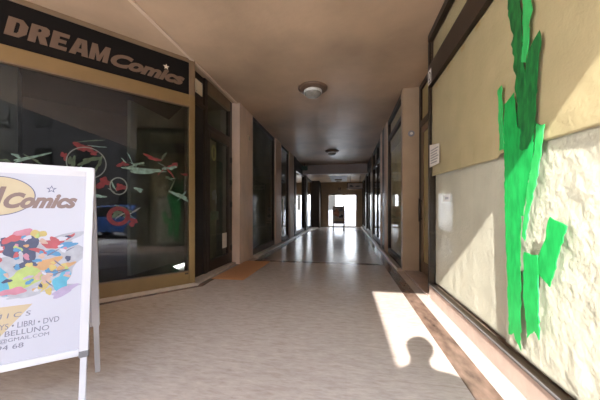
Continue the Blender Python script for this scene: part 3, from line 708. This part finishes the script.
for a in (0.0, -WB):
    kb.add(bbx(MB(), a - .013, a + .013, 0.004, .32, -.016, .006), 'leg', M['white_metal'], .003)
    kb.add(bbx(MB(), a - .019, a + .019, .308, .338, -.019, .0095), 'corner_bracket', M['grey_metal'], .003, label='dark grey corner bracket')
# rear half
W2 = (F + (Bk - F) * .5 + Vector((0, 0, 1.226)) - Bk).normalized()
N2 = W2.cross(E_).normalized()
if N2.y < 0: N2 = -N2
def rf(a, bb, d=0.0): return Bk + E_ * a + W2 * bb + N2 * d
def rbx(mb, a0, a1, b0, b1, d0, d1):
    mb._hex([rf(a0, b0, d0), rf(a1, b0, d0), rf(a1, b0, d1), rf(a0, b0, d1), rf(a0, b1, d0), rf(a1, b1, d0), rf(a1, b1, d1), rf(a0, b1, d1)]); return mb
fr = MB(); rbx(fr, -WB - .018, -WB + .018, .318, 1.24, -.018, .008); rbx(fr, -.018, .018, .318, 1.24, -.018, .008); rbx(fr, -WB + .018, -.018, .318, .348, -.018, .008); rbx(fr, -WB + .018, -.018, 1.2, 1.24, -.018, .008)
kb.add(fr, 'rear_frame', M['white_metal'], .004)
kb.add(rbx(MB(), -WB + .016, -.016, .345, 1.2, -.012, -.002), 'rear_panel', M['poster'])
for a in (0.0, -WB): kb.add(rbx(MB(), a - .013, a + .013, .004, .32, -.016, .006), 'leg', M['white_metal'], .003)
for a in (-.12, -WB + .06): kb.add(MB().tube(bf(a, 1.245, -.012), bf(a + .06, 1.245, -.012), .012), 'hinge', M['grey_metal'])
# print on the poster
def bp(u, v, d): return bf(u, v, -.002 + d)
def pr(pts, name, m, d=.0006):
    return kb.add(MB().prism(pts, bp, 0, d), name, M[m], under=post)
pr(ellipse(-.345, 1.09, .136, .096, 48), 'cream_oval', 'cream')
rg = MB(); ring_pts(rg, -.345, 1.09, .136, .096, .004, bp, .0006, .001, 48); kb.add(rg, 'oval_outline', M['print_outline'], under=post)
def btxt(t, fit, m, shear=0, bold=0, d=.0012, space=1.0):
    o = text_mesh(t, fit, lambda u, v, dd: bp(u, v, dd), 'lettering', M[m], shear, bold, d, space); keep2(o, post); return o
block('DREAM', -.63, 1.035, .053, .10, .006, .2, bp, .0012, kb, M['print_brown'], post)
btxt('Comics', (-.318, 1.03, -.050, 1.108), 'print_brown', .4, .05)
pr(star(-.153, 1.128, .021), 'star', 'print_outline', .0012); pr(star(-.153, 1.128, .012), 'star_fill', 'poster', .0018)
pr([(-.64, .588), (-.193, .585), (-.289, .463), (-.64, .45)], 'tan_banner', 'tan_print')
btxt('C O M I C S', (-.40, .535, -.197, .556), 'print_grey', .1, 0.0)
btxt('GIOCHI \u2022 TOYS \u2022 LIBRI \u2022 DVD', (-.455, .489, -.097, .513), 'print_grey')
btxt('32100 BELLUNO', (-.37, .459, -.131, .481), 'print_grey')
btxt('T@GMAIL.COM', (-.305, .431, -.130, .451), 'print_grey')
btxt('94 68', (-.297, .404, -.213, .424), 'print_grey')
# abstract collage of colour patches
PIC = []
CO = [('lightgrey', -.20, .75, .17, .10, 1, 0), ('lightgrey', -.12, .86, .10, .03, 2, .3), ('lightgrey', -.16, .645, .11, .018, 3, .05),
 ('navy', -.275, .85, .035, .055, 4, .2), ('navy', -.215, .835, .03, .06, 5, -.2), ('pink', -.245, .905, .04, .022, 6, .1), ('red', -.28, .885, .03, .018, 60, .4),
 ('yellow', -.19, .905, .026, .02, 7, 0), ('red', -.135, .855, .034, .027, 8, .1), ('red', -.075, .885, .022, .009, 9, .7), ('blue', -.08, .845, .035, .014, 10, .3),
 ('blue', -.135, .81, .03, .014, 11, -.1), ('red', -.185, .825, .03, .010, 12, -.3), ('navy', -.225, .762, .03, .018, 13, .1), ('lime', -.225, .705, .062, .05, 14, .3),
 ('orange', -.15, .762, .05, .022, 15, .2), ('orange', -.085, .742, .034, .014, 16, .5), ('cyan', -.31, .70, .035, .06, 17, .1), ('pink', -.26, .648, .04, .018, 18, 0),
 ('blue', -.135, .722, .026, .02, 19, .3), ('cyan', -.095, .675, .03, .045, 20, -.2), ('yellow', -.16, .66, .03, .02, 21, .9), ('lilac', -.085, .625, .05, .018, 22, .35),
 ('skin_tone', -.15, .695, .02, .022, 23, 0), ('yellow', -.14, .632, .014, .014, 24, 0), ('lightgrey', -.215, .628, .05, .014, 25, .2), ('red', -.33, .79, .025, .03, 26, 0),
 ('lime', -.42, .72, .05, .05, 27, 0), ('orange', -.50, .80, .05, .04, 28, 0), ('blue', -.45, .86, .04, .05, 29, 0), ('pink', -.56, .70, .04, .05, 30, 0), ('navy', -.38, .86, .03, .05, 33, 0)]
for i, (m, u, v, ru, rv, sd, rot) in enumerate(CO):
    PIC.append((MB().prism(blob(u, v, ru, rv, sd, 24, .3, rot), bp, 0, .0006 + .00004 * i), m))

rc = random.Random(99)
for m in ('navy', 'red', 'blue', 'yellow', 'pink', 'skin_tone', 'lilac', 'orange', 'print_outline', 'poster', 'lime'):
    mb = MB()
    for i in range(9 if m != 'poster' else 16):
        u = rc.uniform(-.62, -.07); v = rc.uniform(.64, .90)
        if m == 'print_outline': mb.prism(blob(u, v, rc.uniform(.015, .04), .0022, rc.random(), 16, .3, rc.uniform(-1, 1)), bp, 0, .0030)
        else: mb.prism(blob(u, v, rc.uniform(.006, .018), rc.uniform(.005, .013), rc.random(), 16, .3, rc.uniform(-1, 1)), bp, 0, .0022 + .00002 * i)
    PIC.append((mb, m))
pic = bpy.data.meshes.new('printed_picture'); pb = bmesh.new()
for i, (mb, m) in enumerate(PIC):
    tmp = bpy.data.meshes.new('t'); bmesh.ops.recalc_face_normals(mb.bm, faces=mb.bm.faces); mb.bm.to_mesh(tmp); mb.bm.free()
    if M[m].name not in [q.name for q in pic.materials]: pic.materials.append(M[m])
    idx = [q.name for q in pic.materials].index(M[m].name)
    for p in tmp.polygons: p.material_index = idx
    pb.from_mesh(tmp); bpy.data.meshes.remove(tmp)
pb.to_mesh(pic); pb.free()
po = bpy.data.objects.new('printed_picture', pic); COL.objects.link(po); keep2(po, post)
po['label'] = 'abstract collage of coloured patches'

# ------------------------------------------------------------------ street outside
g = MB(); g.box(-60, 60, -60, 80, -.35, -.2)
struct('ground', g, M['asphalt'], 'street and courtyard ground outside the arcade', 'ground')
def building(name, x0, x1, y0, y1, h, m, label, face):
    k = Kit(name, ((x0 + x1) / 2, (y0 + y1) / 2, -.2), label, 'building', None, 'structure')
    k.add(MB().box(x0, x1, y0, y1, -.2, h), 'wall', M[m])
    k.add(MB().box(x0 - .2, x1 + .2, y0 - .2, y1 + .2, h, h + .25), 'roof', M['bronze_light'])
    L = (y1 - y0) if face in ('-x',) else (x1 - x0)
    n = int(L // 3)
    for fl in range(int(h // 3.1)):
        for i in range(n):
            c0 = (i + .5) * L / n; z = .9 + fl * 3.1
            mb = MB()
            if face == '+y': mb.box(x0 + c0 - .6, x0 + c0 + .6, y1 - .02, y1 + .04, z, z + 1.5)
            elif face == '-y': mb.box(x0 + c0 - .6, x0 + c0 + .6, y0 - .04, y0 + .02, z, z + 1.5)
            else: mb.box(x0 - .04, x0 + .02, y0 + c0 - .6, y0 + c0 + .6, z, z + 1.5)
            k.add(mb, 'window', M['black'])
building('street_building', -26, 9, -26, -17, 9.5, 'facade', 'grey building across the street behind the viewer', '+y')
building('corner_building', 14, 24, -40, 12, 11.5, 'facade_dark', 'dull grey-brown building across the side street', '-x')
building('courtyard_building', -9, 9, 23, 30, 6, 'facade_white', 'white sunlit building seen through the far glass door', '-y')
f2 = MB(); f2.box(-4, 4, 18.4, 18.55, -.2, 1.0)
struct('courtyard_wall', f2, M['facade_white'], 'low white wall outside the far glass door', 'wall')

# parked car, mirrored in the shop window
def car(cx, cy, ang, label):
    k = Kit('car', (cx, cy, -.2), label, 'car')
    T = Matrix.Translation((cx, cy, -.2)) @ Matrix.Rotation(ang, 4, 'Z')
    def fn(w0, w1):
        return lambda u, v, d: T @ Vector((u, d, v))
    body = [(-2.0, .32), (-1.95, .75), (-1.3, .88), (1.2, .92), (1.95, .85), (2.0, .35), (1.6, .28), (-1.6, .28)]
    k.add(MB().prism(body, fn(0, 0), -.85, .85), 'body', M['car_blue'], .06)
    cab = [(-1.1, .86), (-.45, 1.38), (.9, 1.42), (1.6, .9)]
    k.add(MB().prism(cab, fn(0, 0), -.72, .72), 'cabin', M['car_blue'], .05)
    gl = [(-.85, .93), (-.38, 1.31), (.82, 1.34), (1.3, .95)]
    k.add(MB().prism(gl, fn(0, 0), -.735, .735), 'side_window', M['black'])
    for u in (-1.25, 1.25):
        for s in (-1, 1):
            k.add(MB().tube(T @ Vector((u, s * .68, .32)), T @ Vector((u, s * .88, .32)), .32, n=24), 'wheel', M['rubber'])
car(6.3, -3.3, PI / 2 + .1, 'dark blue car parked on the side street, mirrored in the display window')

# ------------------------------------------------------------------ photographer behind the camera (its shadow falls on the floor)
def skin(name, verts, edges, radii, m, parent=None, root=0, sub=2):
    me = bpy.data.meshes.new(name); me.from_pydata(verts, edges, []); me.materials.append(m)
    o = bpy.data.objects.new(name, me); COL.objects.link(o)
    s = o.modifiers.new('skin', 'SKIN'); s.use_smooth_shade = True
    for i, r in enumerate(radii):
        d = me.skin_vertices[0].data[i]; d.radius = r if isinstance(r, tuple) else (r, r); d.use_root = (i == root)
    sb = o.modifiers.new('sub', 'SUBSURF'); sb.levels = sub; sb.render_levels = sub
    if parent: o.parent = parent
    return o
per = empty('person', (-0.055, -.30, 0)); tag(per, 'person in grey jacket standing behind the viewpoint, casting the shadow on the floor', 'person')
bv = [(0, 0, .95), (0, -.02, 1.12), (0, -.02, 1.30), (0, 0, 1.46), (0, .02, 1.54), (0, .05, 1.66), (0, .04, 1.76)]
be = [(i, i + 1) for i in range(6)]
br = [(.14, .10), (.13, .095), (.15, .105), (.12, .085), (.055, .055), (.078, .092), (.06, .07)]
tv, te, tr_ = [(0, 0, .97)], [], [(.15, .11)]
jv, je, jr = [(0, 0, .93), (0, -.02, 1.12), (0, -.02, 1.30), (0, 0, 1.45), (0, .01, 1.53)], [(0, 1), (1, 2), (2, 3), (3, 4)], [(.165, .125), (.155, .115), (.17, .12), (.14, .10), (.085, .08)]
for s in (-1, 1):
    n = len(bv); bv += [(s * .10, 0, .86), (s * .12, .01, .48), (s * .13, -.02, .09), (s * .14, .10, .04)]; be += [(0, n), (n, n + 1), (n + 1, n + 2), (n + 2, n + 3)]
    br += [.085, .055, .04, .04]
    n = len(bv); bv += [(s * .19, 0, 1.42), (s * .25, -.04, 1.15), (s * .15, .12, 1.02), (s * .11, .17, .99)]; be += [(3, n), (n, n + 1), (n + 1, n + 2), (n + 2, n + 3)]
    br += [.06, .045, .034, .036]
    n = len(tv); tv += [(s * .10, 0, .86), (s * .12, .01, .48), (s * .13, -.02, .11)]; te += [(0, n), (n, n + 1), (n + 1, n + 2)]; tr_ += [.105, .075, .068]
    n = len(jv); jv += [(s * .19, 0, 1.42), (s * .25, -.04, 1.15), (s * .17, .09, 1.035)]; je += [(3, n), (n, n + 1), (n + 1, n + 2)]; jr += [.085, .065, .05]
skin('body', bv, be, br, M['skin'], per); skin('trousers', tv, te, tr_, M['trousers'], per); skin('jacket', jv, je, jr, M['jacket'], per)
hb = MB().lathe([(0, .115), (.06, .10), (.088, .05), (.092, 0), (.08, -.05), (.07, -.06)], (0, .03, 1.70), 24); hb.build('hair', M['hair'], per, 0, True)
for s in (-1, 1):
    MB().lathe([(0, .012), (.01, .006), (.012, 0), (.01, -.006), (0, -.012)], (s * .032, .125, 1.69), 12).build('eye', M['white'], per, 0, True)
    hx = s * .11
    for i in range(4):
        v = [(hx - s * .0 + (i - 1.5) * .018 * 1, .17, .99), (hx + (i - 1.5) * .018, .205, .995), (hx + (i - 1.5) * .017 - s * .01, .222, .975)]
        skin('finger', v, [(0, 1), (1, 2)], [.009, .0085, .0075], M['skin'], per, sub=1)
    skin('thumb', [(hx - s * .02, .16, 1.0), (hx - s * .045, .18, 1.005), (hx - s * .05, .20, 1.0)], [(0, 1), (1, 2)], [.011, .01, .008], M['skin'], per, sub=1)
    MB().box(s * .13 - .045, s * .13 + .045, -.08, .18, .0, .07).build('shoe', M['black'], per, .03)

# ------------------------------------------------------------------ camera and light
cam = bpy.data.cameras.new('camera'); co = bpy.data.objects.new('camera', cam); COL.objects.link(co)
cam.sensor_width = 36; cam.lens = 267 / 600 * 36; cam.clip_start = .02
co.location = (0, 0, 1.0); co.rotation_euler = (PI / 2, 0, math.radians(9.775))
cam.shift_y = 10 / 600
scene.camera = co

sun = bpy.data.lights.new('sun', 'SUN'); sun.energy = 5.8; sun.angle = math.radians(.55); sun.color = (1, .96, .90)
so = bpy.data.objects.new('sun', sun); COL.objects.link(so); so.location = (-3, -12, 9)
so.rotation_euler = Vector((.25, 1.0, -.734)).to_track_quat('-Z', 'Y').to_euler()
w = bpy.data.worlds.new('sky'); scene.world = w; w.use_nodes = True
wn, wl = w.node_tree.nodes, w.node_tree.links
bg = wn['Background']
tc = wn.new('ShaderNodeTexCoord'); sx = wn.new('ShaderNodeSeparateXYZ'); wl.new(tc.outputs['Generated'], sx.inputs[0])
rp = wn.new('ShaderNodeValToRGB'); rp.color_ramp.elements[0].color = (1.0, .96, .90, 1); rp.color_ramp.elements[1].color = (.62, .72, .90, 1); rp.color_ramp.elements[1].position = .7
wl.new(sx.outputs['Z'], rp.inputs['Fac']); wl.new(rp.outputs['Color'], bg.inputs['Color'])
bg.inputs['Strength'].default_value = 5.5

scene.view_settings.view_transform = 'Standard'; scene.view_settings.look = 'None'
scene.view_settings.exposure = 1.7; scene.view_settings.gamma = 1; scene.view_settings.use_curve_mapping = False
cy = scene.cycles
cy.max_bounces = 12; cy.diffuse_bounces = 6; cy.glossy_bounces = 6; cy.transparent_max_bounces = 16
cy.use_denoising = True; cy.sample_clamp_indirect = 8
cy.caustics_reflective = False; cy.caustics_refractive = False
